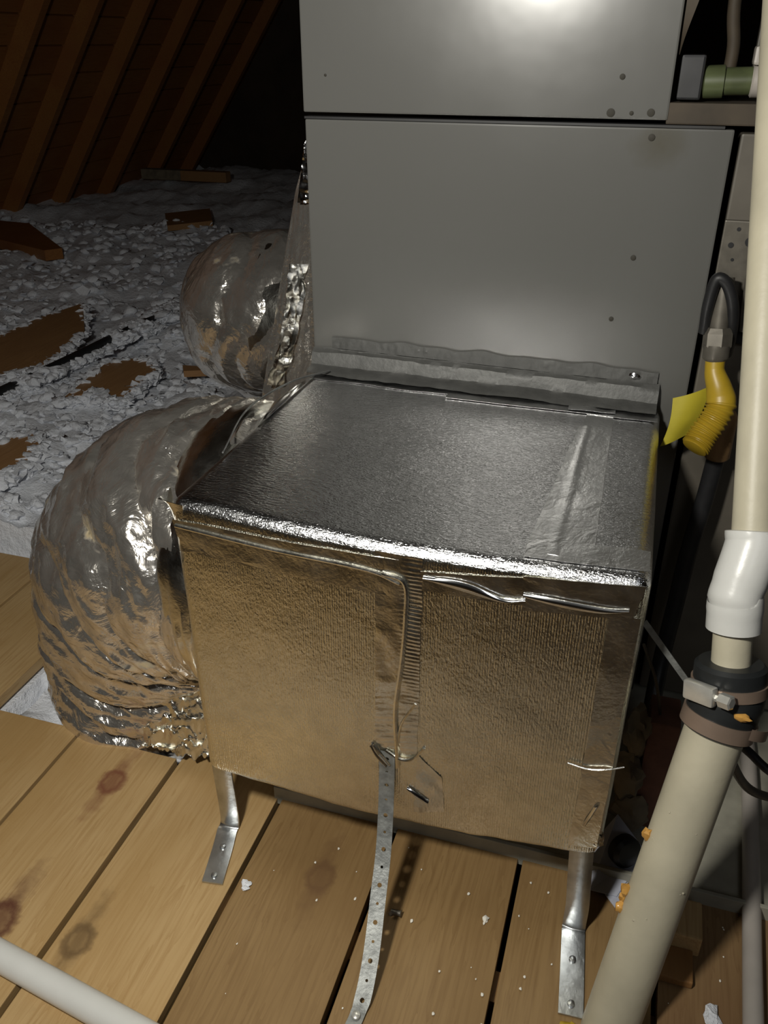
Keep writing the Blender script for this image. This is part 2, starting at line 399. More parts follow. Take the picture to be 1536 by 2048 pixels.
for y0, y1 in [(2.0, 2.12), (2.47, 2.52), (2.57, 2.66), (2.74, 2.95)]:        # and over the pipe
    for k in range(int((y1 - y0) * 700)): tuft(-1.81 + random.uniform(-.03, .08) + .055 * (y0 - 1.7), random.uniform(y0, y1), .093 + random.uniform(-.012, .014), .016)
for k in range(700):
    y = random.uniform(1.72, 2.9); tuft(-1.80 + .055 * (y - 1.7) + random.choice((-1, 1)) * random.uniform(.016, .03), y, .078 + random.uniform(-.01, .008), .011)
ins = obj('loose_insulation', insb, 'fluff', None, True)
ins.data.set_sharp_from_angle(angle=math.radians(70))
ins['kind'] = 'stuff'; tag(ins, 'grey white loose fill insulation spread over the attic floor', 'insulation')

# ------------------------------------------------------------------ drain pan under the box
o = thing('drain_pan', 'low dusty grey metal pan under the foil box', 'pan', (-.1, 1.0, 0))
b = NEW(); box(b, -.415, .62, .832, 1.45, -.012, .004); obj('pan_bottom', b, 'pan', o)
b = NEW()
box(b, -.43, .62, .826, .832, -.012, .022, .001); box(b, -.43, -.424, .832, 1.45, -.012, .022, .001)
obj('pan_rim', b, 'pan', o)

# ------------------------------------------------------------------ air handler cabinets
o = thing('blower_cabinet', 'wide grey metal lower cabinet with stained top corner', 'cabinet', (-.2, 1.2, .005))
b = NEW(); box(b, -.482, .066, 1.212, 1.78, .03, .895, .003); obj('cabinet_body', b, 'cabinet', o)
b = NEW(); box(b, -.487, .072, 1.2, 1.2125, .03, .905, .0025); obj('front_panel', b, 'cabinet', o)
b = NEW(); box(b, -.487, .06, 1.1985, 1.22, .9055, .9085); obj('top_gasket', b, 'black', o)
for n, (x, z, r) in enumerate([(-.026, .747, .0042), (-.044, .663, .0038), (-.024, .894, .005)]):
    b = NEW(); tube(b, [(x, 1.1998, z), (x, 1.1988, z), (x, 1.1984, z)], [r * .85, r * .85, r * .5], 12); obj('screw', b, 'screw', o, True)
b = NEW(); box(b, .081, .60, 1.214, 1.78, .03, .90, .003); side = obj('cabinet_side', b, 'cabinet_side', None)
tag(side, 'brown grey cabinet panel behind the white drain pipe', 'cabinet')
b = NEW(); box(b, -.01, .62, 1.2, 1.78, .909, .9335, .002)
tag(obj('ledge_board', b, 'kraft'), 'brown ledge on top of the lower cabinet beside the upper cabinet', 'ledge')
o = thing('furnace_cabinet', 'grey metal upper cabinet standing on the wider lower cabinet', 'cabinet', (-.25, 1.2, .912))
b = NEW(); box(b, -.487, -.012, 1.21, 1.75, .934, 1.7, .003); obj('cabinet_body', b, 'cabinet', o)
b = NEW(); box(b, -.488, -.008, 1.198, 1.2105, .9135, 1.7, .0025); obj('front_panel', b, 'cabinet', o)
for (x, z, r) in [(-.068, .961, .004), (-.077, .921, .006), (-.029, .922, .0055), (-.052, .921, .003), (-.454, .959, .002)]:
    b = NEW(); tube(b, [(x, 1.1978, z), (x, 1.1968, z), (x, 1.1964, z)], [r * .85, r * .85, r * .5], 12); obj('screw', b, 'screw', o, True)

# ------------------------------------------------------------------ the foil-faced duct board box
X0, X1, Y0, Y1, Z0, Z1 = -.482, .041, .737, 1.197, .135, .547
def D(x, y, z):                                   # how the soft board sags and bulges
    u = (x - X0) / (X1 - X0); h = (z - Z0) / (Z1 - Z0); d = (y - Y0) / (Y1 - Y0)
    s = math.sin(PI * min(max(u, 0), 1))
    z2 = z - (1 - h) * (.021 * s - .012 * u) - h * (.010 * s * (1 - d) + .006 * u) + (1 - h) * .002 * noise.noise(Vector((x * 40, y * 9, 0)))
    y2 = y - (1 - d) * .004 * s * math.sin(PI * min(max(h, 0), 1))
    x2 = x + .004 * h * (1 - d) * (2 * u - 1)
    n = .0012 * noise.noise(Vector((x * 14, y * 14, z * 14)))
    return Vector((x2 + n * .5, y2 + n, z2 + n))
plen = thing('duct_board_box', 'foil covered duct box on metal legs in front of the grey cabinet', 'duct box', (-.22, .95, 0))
b = NEW(); R = .0155; N_ = 56
def sph(p):
    lo = (X0 + R, Y0 + R, Z0 + R * .6); hi = (X1 - R, Y1 - .002, Z1 - R)
    q = Vector([min(max(p[i], lo[i]), hi[i]) for i in range(3)])
    d = Vector(p) - q
    if d.length > 1e-7: q = q + d.normalized() * R
    return D(*q)
def lin(a, b_, t_):                               # denser samples near the ends
    e = .035
    if t_ < .12: return a + (b_ - a) * e * t_ / .12
    if t_ > .88: return b_ - (b_ - a) * e * (1 - t_) / .12
    return a + (b_ - a) * (e + (1 - 2 * e) * (t_ - .12) / .76)
for ax in range(3):
    for side_ in (0, 1):
        a1, a2 = [i for i in range(3) if i != ax]
        LO = (X0, Y0, Z0); HI = (X1, Y1, Z1)
        def f(u, v):
            p = [0, 0, 0]; p[ax] = HI[ax] if side_ else LO[ax]
            p[a1] = lin(LO[a1], HI[a1], u); p[a2] = lin(LO[a2], HI[a2], v); return sph(p)
        grid(b, f, N_, N_)
bmesh.ops.remove_doubles(b, verts=b.verts, dist=.00005)
bmesh.ops.recalc_face_normals(b, faces=b.faces)
for f_ in b.faces:
    f_.material_index = 1 if f_.normal.z > .3 else 0
body = obj('box_body', b, 'foil_front', plen, True); body.data.materials.append(M['foil_top'])
body.data.set_sharp_from_angle(angle=math.radians(60))

def tape(name, corners, face, m='tape', n=(24, 6), lift=.0010, wob=.0006, parent=plen, label=None, extra=None):
    """a strip of tape: four corners on a face of the box, in order along then across"""
    (a, b_, c, d) = [Vector(p) for p in corners]; nv = {'front': Vector((0, -1, 0)), 'top': Vector((0, 0, 1)), 'right': Vector((1, 0, 0)), 'left': Vector((-1, 0, 0))}[face]
    seed = random.uniform(0, 99)
    def f(u, v):
        p = (a * (1 - u) + b_ * u) * (1 - v) + (d * (1 - u) + c * u) * v
        p = p + (nv.orthogonal()) * 0
        e = wob * noise.noise(Vector((p.x * 45 + seed, p.y * 45, p.z * 45))) * (1 if 0 < v < 1 else .3)
        if face == 'front': q = Vector((p.x, Y0, p.z))
        elif face == 'top': q = Vector((p.x, p.y, Z1))
        elif face == 'right': q = Vector((X1, p.y, p.z))
        else: q = Vector((X0, p.y, p.z))
        if extra: e += extra(u, v)
        edge = .0015 * noise.noise(Vector((u * 9 + seed, v * 3, 0)))
        return D(*q) + nv * (lift + e) + (Vector((edge, 0, 0)) if v in (0, 1) and abs((b_ - a).x) < .05 else Vector())
    b = NEW(); grid(b, f, n[0], n[1], .0006, lambda u, v: nv)
    o = obj(name, b, m, parent, True)
    if label: o['label'] = label
    return o
F3 = lambda x, z: (x, Y0, z); T3 = lambda x, y: (x, y, Z1)
tape('tape_strip', [F3(-.478, .522), F3(-.212, .532), F3(-.212, .518), F3(-.474, .500)], 'front', lift=.0014)
tape('tape_strip', [F3(-.472, .505), F3(-.226, .512), F3(-.226, .484), F3(-.472, .482)], 'front', lift=.0008, label='smooth grey tape strip')
tape('tape_strip', [F3(-.238, .538), F3(-.238, .262), F3(-.186, .262), F3(-.186, .538)], 'front', n=(260, 12), lift=.0010, wob=.0012, label='vertical seam tape, puckered', extra=lambda u, v: .0004 * math.sin(u * 330 + 2 * noise.noise(Vector((u * 20, 0, 0)))) * max(0, min(1, (v - .55) * 5)) * (1 if v < 1 else 0) * math.exp(-((u - .3) / .35) ** 2) + .0003 * math.sin(u * 200 + 9 * v) * max(0, u - .6) * 2)
tape('tape_strip', [F3(-.188, .522), F3(-.078, .533), F3(-.078, .497), F3(-.186, .498)], 'front', lift=.0012)
tape('tape_patch', [F3(-.082, .535), F3(.036, .541), F3(.028, .499), F3(-.08, .491)], 'front', lift=.0022)
tape('tape_strip', [F3(.006, .50), F3(.004, .15), F3(.036, .15), F3(.036, .50)], 'front', n=(30, 6), lift=.0012, wob=.001, label='tape over the right front edge')
tape('tape_strip', [F3(-.185, .262), F3(-.19, .16), F3(-.15, .17), F3(-.155, .23)], 'front', lift=.0008, wob=.0015)
tape('tape_strip', [T3(-.056, 1.17), T3(-.078, .755), T3(-.018, .757), T3(-.022, 1.17)], 'top', 'toptape', n=(50, 10), lift=.0012, wob=.0004, label='wide dull tape along the top')
tape('tape_strip', [T3(-.064, 1.10), T3(-.086, .765), T3(-.045, .76), T3(-.04, 1.10)], 'top', 'toptape', n=(40, 8), lift=.0016, wob=.0004, extra=lambda u, v: .0012 * math.exp(-((v - .45 - .25 * u) / .09) ** 2))
tape('tape_strip', [T3(-.475, 1.185), T3(.036, 1.185), T3(.036, 1.155), T3(-.475, 1.15)], 'top', 'toptape', n=(60, 6), lift=.0014, wob=.0008)
tape('tape_strip', [T3(-.26, 1.16), T3(.037, 1.165), T3(.037, 1.142), T3(-.26, 1.138)], 'top', 'toptape', n=(60, 6), lift=.002, wob=.0008)
tape('tape_patch', [T3(-.085, 1.162), T3(-.02, 1.168), T3(-.02, 1.15), T3(-.085, 1.142)], 'top', 'toptape', lift=.0045, wob=.002)
tape('tape_patch', [T3(-.085, .79), T3(.037, .79), T3(.037, .752), T3(-.085, .752)], 'top', 'toptape', lift=.0018)
# the long pinch in the seam tape, with folds running from it
def rib(name, pts, rad, m, parent=plen, label=None, seg=8, n=40):
    b = NEW(); tube(b, smoothpath(pts, n), rad, seg); o = obj(name, b, m, parent, True)
    if label: o['label'] = label
    return o
def fy(x, z, off=.003): p = D(x, Y0, z); return (p.x, p.y - off, p.z)
rib('tape_pinch', [fy(-.23, .512, .002), fy(-.205, .505), fy(-.203, .46), fy(-.206, .40), fy(-.213, .33), fy(-.211, .27), fy(-.210, .235, .002)], .0028, 'tape')
rib('tape_pinch', [fy(-.475, .515, .001), fy(-.36, .513, .0015), fy(-.25, .513, .002), fy(-.21, .503, .002)], .0026, 'tape', n=50)
rib('tape_pinch', [fy(-.225, .26), fy(-.206, .25), fy(-.19, .256), fy(-.178, .275, .001)], .002, 'tape')
rib('tape_pinch', [fy(-.243, .262, .0025), fy(-.236, .25, .004), fy(-.224, .236, .004)], .0025, 'shine')
rib('tape_pinch', [fy(-.24, .265, .0025), fy(-.232, .256, .004), fy(-.219, .238, .004)], .002, 'tape')
rib('tape_pinch', [fy(-.21, .24, .0015), fy(-.207, .3, .002), fy(-.19, .34, .001)], .0016, 'tape')
# lifted lips of the tapes: dark slits with bright edges
def lip(pts_hi, pts_lo, label=None):
    b = NEW(); hi = smoothpath(pts_hi, 30); lo = smoothpath(pts_lo, 30)
    grid(b, lambda u, v: hi[round(u * 30)].lerp(lo[round(u * 30)], v) + Vector((0, -.0025 * math.sin(PI * v), 0)), 30, 6, .0008, lambda u, v: (0, -1, 0))
    o = obj('tape_fold', b, 'shine', plen, True)
    if label: o['label'] = label
lip([fy(-.185, .517, .002), fy(-.14, .518, .004), fy(-.10, .505, .004), (fy(-.078, .507, .003))], [fy(-.185, .513, .002), fy(-.14, .506, .003), fy(-.10, .499, .003), fy(-.078, .503, .002)], 'dark folded lip of tape')
lip([fy(-.08, .515, .003), fy(-.04, .513, .005), fy(0, .511, .005), fy(.024, .512, .003)], [fy(-.08, .509, .003), fy(-.04, .503, .004), fy(0, .503, .004), fy(.024, .509, .003)], 'bright folded lip of tape')
lip([fy(-.197, .205, .002), fy(-.185, .199, .004), fy(-.17, .187, .003)], [fy(-.197, .2, .002), fy(-.185, .19, .003), fy(-.17, .182, .002)], 'dark slit by the strap')
lip([fy(.03, .225, .002), fy(.024, .205, .004), fy(.02, .19, .002)], [fy(.024, .22, .002), fy(.018, .2, .003), fy(.015, .188, .002)])
# crumpled bottom right corner
b = NEW(); lump(b, (.028, .745, .165), .017, 3, .4, 4, (.8, .5, 1.1)); obj('crumpled_corner', b, 'tape', plen, True)
# loose foil flap at the back left corner and the pointed front left corner
def flap(u, v):
    y = .98 + .2 * u; out = -.055 * math.sin(PI * u) ** .8 * v
    return D(X0 + .012, y, Z1) + Vector((out, 0, .003 - .045 * v * v * math.sin(PI * u)))
b = NEW(); grid(b, flap, 24, 10, .001, lambda u, v: (.3, 0, 1)); obj('foil_flap', b, 'shine', plen, True)
def corner(u, v):
    return D(X0, Y0 + .001, Z1 - .004) + Vector((-.012 + .032 * u - .012 * v * u, -.001 + .03 * v * (1 - u), .002 - .085 * v * u - .004 * u))
b = NEW(); grid(b, corner, 10, 14, .001, lambda u, v: (0, -1, 0)); obj('foil_flap', b, 'tape', plen, True)
b = NEW(); tube(b, smoothpath([D(X0 + .02, .86, Z1) + Vector((-.012, 0, .006)), D(X0, .98, Z1) + Vector((-.016, 0, .012)), D(X0, 1.09, Z1) + Vector((.0, 0, .014)), D(X0, 1.16, Z1) + Vector((.035, 0, .012))], 40), .0013, 8)
obj('loose_wire', b, 'steel', plen, True)
b = NEW(); tube(b, smoothpath([fy(-.012, .288, .003), fy(.01, .283, .004), fy(.03, .285, .004), (.05, .74, .292)], 30), .0011, 6)
obj('loose_thread', b, 'tape', plen, True)
# galvanised legs: bent strap, foot turned towards the viewer
def leg(x, yb, toe, tw, zt=.145, hw=.0145, th=.0022):
    P = smoothpath([(x - .006, yb + .004, zt), (x - .003, yb + .002, .09), (x, yb, .045), (x, yb, .008), (x + (toe[0] - x) * .06, yb - .01, .0035), (x + (toe[0] - x) * .4, yb + (toe[1] - yb) * .4, .003), (toe[0], toe[1], .003)], 48)
    T, _ = frames(P); b = NEW()
    def nrm(u, v): 
        t_ = T[round(u * 48)]; a = Vector((1, tw * (1 - abs(t_.z)), 0)).normalized(); return a.cross(t_).normalized() * -1
    def f(u, v):
        i = round(u * 48); a = Vector((1, tw * (1 - abs(T[i].z)), 0)).normalized()
        s = 2 * v - 1
        return P[i] + a * hw * s + nrm(u, v) * (-.0035 * s * s * max(0, abs(T[i].z)))
    grid(b, f, 48, 8, th, nrm)
    l = obj('leg', b, 'steel', plen, True)
    for k in (.38, .88):
        q = Vector((x, yb, .003)).lerp(Vector((toe[0], toe[1], .003)), k)
        b = NEW(); tube(b, [q + Vector((0, 0, -.0006)), q + Vector((0, 0, .0024)), q + Vector((0, 0, .0032))], [.0046, .0042, .002], 12)
        obj('rivet', b, 'steel', l, True)
leg(-.4695, .754, (-.449, .662), .14)
leg(.0255, .738, (.0345, .624), .05)

# ------------------------------------------------------------------ perforated hanger strap
st = [(-.2235, .7305, .243), (-.223, .730, .229), (-.222, .7235, .168), (-.2165, .695, .113), (-.2115, .655, .071), (-.205, .61, .037), (-.2025, .575, .014), (-.2035, .553, .004), (-.2055, .535, .0032)]
P = smoothpath(st, 400); T, _ = frames(P)
L = [0]
for i in range(1, len(P)): L.append(L[-1] + (P[i] - P[i - 1]).length)
def at(s):
    s = min(max(s, 0), L[-1])
    lo, hi = 0, len(L) - 1
    while hi - lo > 1:
        m_ = (lo + hi) // 2
        if L[m_] <= s: lo = m_
        else: hi = m_
    k = (s - L[lo]) / (L[hi] - L[lo] + 1e-9)
    return P[lo].lerp(P[hi], k), T[lo]
b = NEW(); HW = .0098; pit = .02
ncell = int(L[-1] / pit); pit = L[-1] / ncell
def m3(s, v, lay):
    p, t_ = at(s); k = min(1, max(0, s / L[-1]))
    a = Vector((1, .25 * k, 0)); a = (a - t_ * a.dot(t_)).normalized()
    n_ = t_.cross(a); n_ = n_ if n_.y < 0 or n_.z > 0 else -n_
    return p + a * v * (1 - .12 * (k > .93)) - n_ * (.0014 * lay) + n_ * .0008 * noise.noise(Vector((s * 50, v * 60, 0)))
cache = {}
def V(s, v, lay):
    k = (round(s, 6), round(v, 6), lay)
    if k not in cache: cache[k] = b.verts.new(m3(s, v, lay))
    return cache[k]
for c_ in range(ncell):
    s0 = c_ * pit; s1 = s0 + pit; sm = (s0 + s1) / 2
    outer = [(s0, -HW), (s0, 0), (s0, HW), (sm, HW), (s1, HW), (s1, 0), (s1, -HW), (sm, -HW)]
    rh = .0029 if c_ % 2 == 0 else .0018
    ov = .003 if c_ % 2 else 0
    inner = [(sm + rh * math.cos(a), (rh * math.sin(a)) + ov * 0) for a in [PI + PI / 4, PI, PI - PI / 4, PI / 2, PI / 4, 0, -PI / 4, -PI / 2]]
    for lay in (0, 1):
        for i in range(8):
            j = (i + 1) % 8
            q = [V(*outer[i], lay), V(*outer[j], lay), V(*inner[j], lay), V(*inner[i], lay)]
            b.faces.new(q if lay == 0 else q[::-1])
    for i in range(8):
        j = (i + 1) % 8
        b.faces.new([V(*inner[i], 0), V(*inner[j], 0), V(*inner[j], 1), V(*inner[i], 1)])
    b.faces.new([V(s0, HW, 0), V(sm, HW, 0), V(sm, HW, 1), V(s0, HW, 1)]); b.faces.new([V(sm, HW, 0), V(s1, HW, 0), V(s1, HW, 1), V(sm, HW, 1)])
    b.faces.new([V(s0, -HW, 0), V(sm, -HW, 0), V(sm, -HW, 1), V(s0, -HW, 1)]); b.faces.new([V(sm, -HW, 0), V(s1, -HW, 0), V(s1, -HW, 1), V(sm, -HW, 1)])
tag(obj('hanger_strap', b, 'strapsteel', None, True), 'perforated grey metal strap curving from foil box front down to the floor', 'strap')
b = NEW(); tube(b, [(-.2045, .549, .004), (-.2045, .549, .0065), (-.2045, .549, .0078)], [.0055, .005, .002], 14)
tag(obj('strap_screw', b, 'clamp', None, True), 'bright screw pinning the perforated strap to the floor', 'screw')
b = NEW(); tube(b, [(-.205, .69, .0008), (-.2035, .69, .006), (-.1925, .6905, .006), (-.191, .6905, .006)], [.0034, .0036, .0034, .005], 10)
tag(obj('loose_screw', b, 'gal', None, True), 'small dark loose screw on the planks right of the strap', 'screw')

# ------------------------------------------------------------------ taped flange where box meets cabinet
fg = thing('duct_flange', 'grey taped flange joining the foil box to the grey cabinet', 'flange', (-.22, 1.19, .55))
def flange_prof(u, k):
    x = -.486 + .52 * u; w_ = .0022 * noise.noise(Vector((x * 16, k * 3.1, 5))) + .0012 * noise.noise(Vector((x * 60, k * 5., 2)))
    prof = [(1.160, .552), (1.166, .5555), (1.178, .557), (1.183, .560), (1.186, .570), (1.189, .5775), (1.1955, .581), (1.1965, .5825)]
    y, z = prof[k]; return (x, y + w_ * .6, z + w_ - .006 * u)
b = NEW(); grid(b, lambda u, v: flange_prof(u, round(v * 7)), 90, 7, .0015, lambda u, v: (0, -.7, .7)); obj('flange_strip', b, M['flange'], fg, True)
def crink(u, v):
    x = -.455 + .485 * u; a = noise.noise(Vector((x * 90, v * 3, 1))); e = .004 * noise.noise(Vector((x * 25, 7 * round(v), 4)))
    return (x, 1.1975 - .0016 - .0035 * abs(a) * (1 - abs(2 * v - 1)), .583 + .018 * v + e * (v * 1.0) - .006 * u)
b = NEW(); grid(b, crink, 200, 5, .001, lambda u, v: (0, -1, 0)); obj('flange_tape', b, M['flange'], fg, True)
b = NEW(); lump(b, (-.002, 1.191, .588), .006, 2, .3, 3, (1.2, .6, .8)); obj('foil_wrinkle', b, 'shine', fg, True)

# ------------------------------------------------------------------ flexible foil duct elbow
def duct_disp(a0, seed, ribn, amp, ramp_):
    def d(u, a, q):
        sp = u * ribn + .55 * math.sin(a + seed) + .9 * noise.noise(Vector((math.cos(a) * 1.4, math.sin(a) * 1.4, u * 3 + seed)))
        fr = abs(math.sin(PI * sp))
        c = noise.noise(Vector((math.cos(a) * 2.2, math.sin(a) * 2.2, u * 26 + seed)))
        e = noise.noise(Vector((q.x * 34 + seed, q.y * 34, q.z * 34)))
        g = noise.noise(Vector((q.x * 11 + seed, q.y * 11, q.z * 11)))
        return ramp_ * (fr ** .6 - .7) + amp * (.9 * (1 - abs(c) * 2) + .45 * (1 - abs(e) * 2)) + .007 * g
    return d
fd = thing('foil_duct_elbow', 'large crinkled foil duct elbow curving down from left side of foil box to floor', 'duct', (-.7, 1.0, 0))
path = smoothpath([(-.484, .99, .335), (-.54, .99, .337), (-.60, .995, .322), (-.655, 1.01, .28), (-.69, 1.03, .215), (-.712, 1.05, .13), (-.725, 1.06, .03), (-.73, 1.065, -.08)], 230)
b = NEW(); tube(b, path, lambda u: .205 + .004 * u, 220, False, duct_disp(0, 3.3, 8, .0065, .017))
obj('duct_jacket', b, 'duct', fd, True)
b = NEW(); cp = smoothpath([(-.484, .985, .335), (-.51, .985, .336), (-.545, .985, .334)], 12)
tube(b, cp, lambda u: .203 + .012 * math.sin(PI * u), 120, False, duct_disp(0, 9.1, 1, .003, .0)); obj('duct_collar', b, 'tape', fd, True)
# crumpled tape at the foot
b = NEW(); grid(b, lambda u, v: (-.66 + .13 * u + .02 * v, .835 + .05 * v + .01 * u, .016 + .13 * v + .014 * ridge(Vector((u * 5, v * 5, 2))) + .006 * ridge(Vector((u * 14, v * 14, 2)))), 60, 60, .001, lambda u, v: (0, -.8, .5))
obj('crumpled_tape', b, 'tape', fd, True)

# foil transition beside the cabinet, with the second elbow behind
fw = thing('foil_transition', 'narrow foil faced wedge duct rising along left side of grey cabinet', 'duct', (-.55, 1.3, .2))
def quadface(c00, c10, c11, c01, nu=40, nv=60, amp=.003, seed=0):
    a, b_, c, d = map(Vector, (c00, c10, c11, c01))
    def f(u, v):
        p = (a * (1 - u) + b_ * u) * (1 - v) + (d * (1 - u) + c * u) * v
        n_ = (b_ - a).cross(d - a).normalized(); e = min(u, 1 - u, v, 1 - v) * 8
        return p + n_ * amp * min(1, e) * (ridge(p * 22 + Vector((seed, 0, 0))) + .6 * ridge(p * 60) - .8)
    return f
b = NEW()
A_, B_, C_, D_ = (-.492, 1.23, .88), (-.492, 1.23, .12), (-.69, 1.25, .12), (-.528, 1.25, .80)
A2, B2, C2, D2 = (-.492, 1.62, .88), (-.492, 1.62, .12), (-.72, 1.62, .12), (-.53, 1.62, .80)
grid(b, quadface(A_, B_, C_, D_), 30, 60); grid(b, quadface(D_, C_, C2, D2), 40, 60); grid(b, quadface(A_, D_, D2, A2), 12, 40); grid(b, quadface(A2, B2, C2, D2), 8, 8)
grid(b, quadface(A_, A2, B2, B_), 8, 8)
bmesh.ops.remove_doubles(b, verts=b.verts, dist=.0006)
obj('wedge_body', b, 'duct', fw, True)
b = NEW()
def crinkedge(u, v):
    z = .50 + .20 * u + (.0); x = -.506 - .026 * v - .05 * (1 - u) ** 1.5 + .006 * noise.noise(Vector((z * 45, v * 4, 0)))
    return (x, 1.226 - .007 * v + .0028 * ridge(Vector((z * 40, v * 2.5, 1))) + .02 * (z - .6), z)
grid(b, crinkedge, 140, 10, .001, lambda u, v: (0, -1, 0)); obj('crumpled_edge', b, 'tape', fw, True)
b = NEW(); grid(b, lambda u, v: (-.494 - .016 * v * (1 - u) - .004 * v, 1.222 + .002 * ridge(Vector((u * 6, v * 3, 0))), .79 + .085 * u), 50, 6, .001, lambda u, v: (0, -1, 0)); obj('crumpled_edge', b, 'shine', fw, True)
fd2 = thing('foil_duct_elbow', 'rounded foil duct elbow behind, bulging from the wedge duct above insulation', 'duct', (-.72, 1.5, .4))
path = smoothpath([(-.58, 1.47, .545), (-.68, 1.47, .545), (-.73, 1.50, .53), (-.76, 1.60, .48), (-.77, 1.75, .38), (-.77, 1.95, .2), (-.77, 2.1, .05)], 130)
b = NEW(); tube(b, path, .145, 140, False, duct_disp(0, 5.7, 9, .0035, .010)); obj('duct_jacket', b, 'duct', fd2, True)
b = NEW(); tube(b, smoothpath([(-.58, 1.47, .545), (-.62, 1.47, .545), (-.66, 1.47, .545)], 6), .150, 60, False); obj('duct_collar', b, 'tape', fd2, True)

# ------------------------------------------------------------------ drain pipes on the right
dp = thing('drain_pipe', 'cream plastic drain pipe slanting up from floor with rubber joint and white elbow', 'pipe', (.075, .615, 0))
foot = Vector((.075, .615, -.02)); joint = Vector((.141, .769, .400)); mid1 = Vector((.133, .79, .475)); top0 = Vector((.137, .83, .56)); top1 = Vector((.09, 1.1, 1.036))
ax = (joint - foot).normalized()
b = NEW(); tube(b, [foot + ax * (joint - foot).length * i / 20 for i in range(21)], .0308, 40); obj('lower_pipe', b, 'pvc', dp, True)
ax2 = (mid1 - joint).normalized()
b = NEW(); tube(b, [joint + ax2 * .02, joint + ax2 * .06, mid1], .0197, 32); obj('middle_pipe', b, 'pvc', dp, True)
b = NEW(); ax3 = (top1 - top0).normalized(); tube(b, smoothpath([top0 - ax3 * .01, top0 + ax3 * .2, top1, top1 + ax3 * .3], 12), .0205, 32); obj('upper_pipe', b, 'pvc', dp, True)
e0 = mid1 - ax2 * .008
b = NEW(); tube(b, smoothpath([e0, e0 + ax2 * .003, e0 + ax2 * .03, mid1 + ax2 * .03, top0 - ax3 * .016, top0 - ax3 * .002, top0 + ax3 * .001], 36),
                [.0252] + [.0272] * 9 + [.0278 - .0002 * i for i in range(10)] + [.0268] * 13 + [.0262, .0255, .0245, .022], 36); obj('elbow', b, 'pvcwhite', dp, True)['label'] = 'glossy white elbow'
js = joint - ax * .046
b = NEW(); tube(b, [js, js + ax * .002, js + ax * .034, js + ax * .040, js + ax * .046, joint + ax2 * .004, joint + ax2 * .030, joint + ax2 * .034, joint + ax2 * .034],
                [.033, .0365, .0365, .0375, .0365, .037, .036, .032, .021], 40)
rub = obj('rubber_coupling', b, 'rubber', dp, True); rub['label'] = 'black rubber coupling'
def band(c, a, r, w_, m, par):
    b = NEW(); tube(b, [c - a * w_, c - a * w_, c + a * w_, c + a * w_], [r - .002, r, r, r - .002], 48, False); return obj('hose_clamp', b, m, par, True)
band(js + ax * .012, ax, .0382, .0085, 'band', rub)
ca = (ax + ax2 * 1.0).normalized(); cc = joint + ax2 * .009
band(cc, ax2, .0385, .006, 'band', rub)
# worm housing of the upper clamp
view = (Vector((0, 0, 1)) - cc).normalized(); n_ = (view - ax2 * view.dot(ax2)).normalized(); tn = ax2.cross(n_).normalized()
def house(cang, par):
    d_ = (n_ * math.cos(cang) + tn * math.sin(cang)); t_ = ax2.cross(d_)
    c0 = cc + d_ * .041
    b = NEW(); mt = Matrix((( t_.x, ax2.x, d_.x, c0.x), (t_.y, ax2.y, d_.y, c0.y), (t_.z, ax2.z, d_.z, c0.z), (0, 0, 0, 1)))
    box(b, -.023, .012, -.0105, .0105, -.004, .007, .003, mt); obj('clamp_housing', b, 'clamp', par, True)
    b = NEW(); s_ = -1
    tube(b, [c0 + t_ * .010, c0 + t_ * .016, c0 + t_ * .017, c0 + t_ * .029, c0 + t_ * .030], [.004, .004, .0078, .0078, .0055], 6); obj('clamp_screw', b, 'clamp', par)
    return c0, t_
house(-.55, rub)
b = NEW(); q = js + ax * .012; q2 = q + tn * .041 + n_ * .012
# tail of the lower clamp band and its screw
grid(b, lambda u, v: q + (n_ * math.cos(.95 + u * .9) + tn * math.sin(.95 + u * .9)) * (.0385 + .016 * u) + ax * (.012 * v - .006 - .014 * u), 14, 3, .0008, lambda u, v: n_)
obj('clamp_tail', b, 'band', rub, True)
b = NEW(); lump(b, q + n_ * .034 + tn * .018 + ax * .022, .006, 2, .5, 3, (1.4, .6, .8)); obj('glue_blob', b, 'glue', rub, True)
pn = (Vector((0, 0, 1)) - Vector((.1, .7, .2))).normalized(); pn = (pn - ax * pn.dot(ax)).normalized(); pt = ax.cross(pn).normalized()
if pt.x < 0: pt = -pt
for (k, ang, r, sq) in [(.60, -1.12, .0058, (1, .8, 1.5)), (.435, -1.3, .007, (1, .8, 1.3)), (.385, -1.32, .0065, (.9, .8, 1.2)), (.41, -1.38, .006, (.8, .8, 1.3))]:
    d_ = pn * math.cos(ang) + pt * math.sin(ang); c_ = foot.lerp(joint, k) + d_ * .032
    b = NEW(); lump(b, c_, r, 2, .5, 3, sq); obj('glue_blob', b, 'glue', dp, True)
b = NEW()
for k in range(9):
    kk = random.uniform(.3, .8); ang = random.uniform(-.9, 1.2); d_ = pn * math.cos(ang) + pt * math.sin(ang)
    lump(b, foot.lerp(joint, kk) + d_ * .0307, random.uniform(.0006, .0016), 1, .4, 3)
o = obj('dried_drips', b, 'pvc', dp, True); o['kind'] = 'stuff'
b = NEW()
for k in range(5): lump(b, (.025 + .007 * k, .603 + random.uniform(-.004, .004), .003), .009, 2, .4, 3, (1, 1, .6))
tag(obj('foam_blob', b, 'yellow', None, True), 'yellow foam blob on floor at the foot of the drain pipe', 'foam')

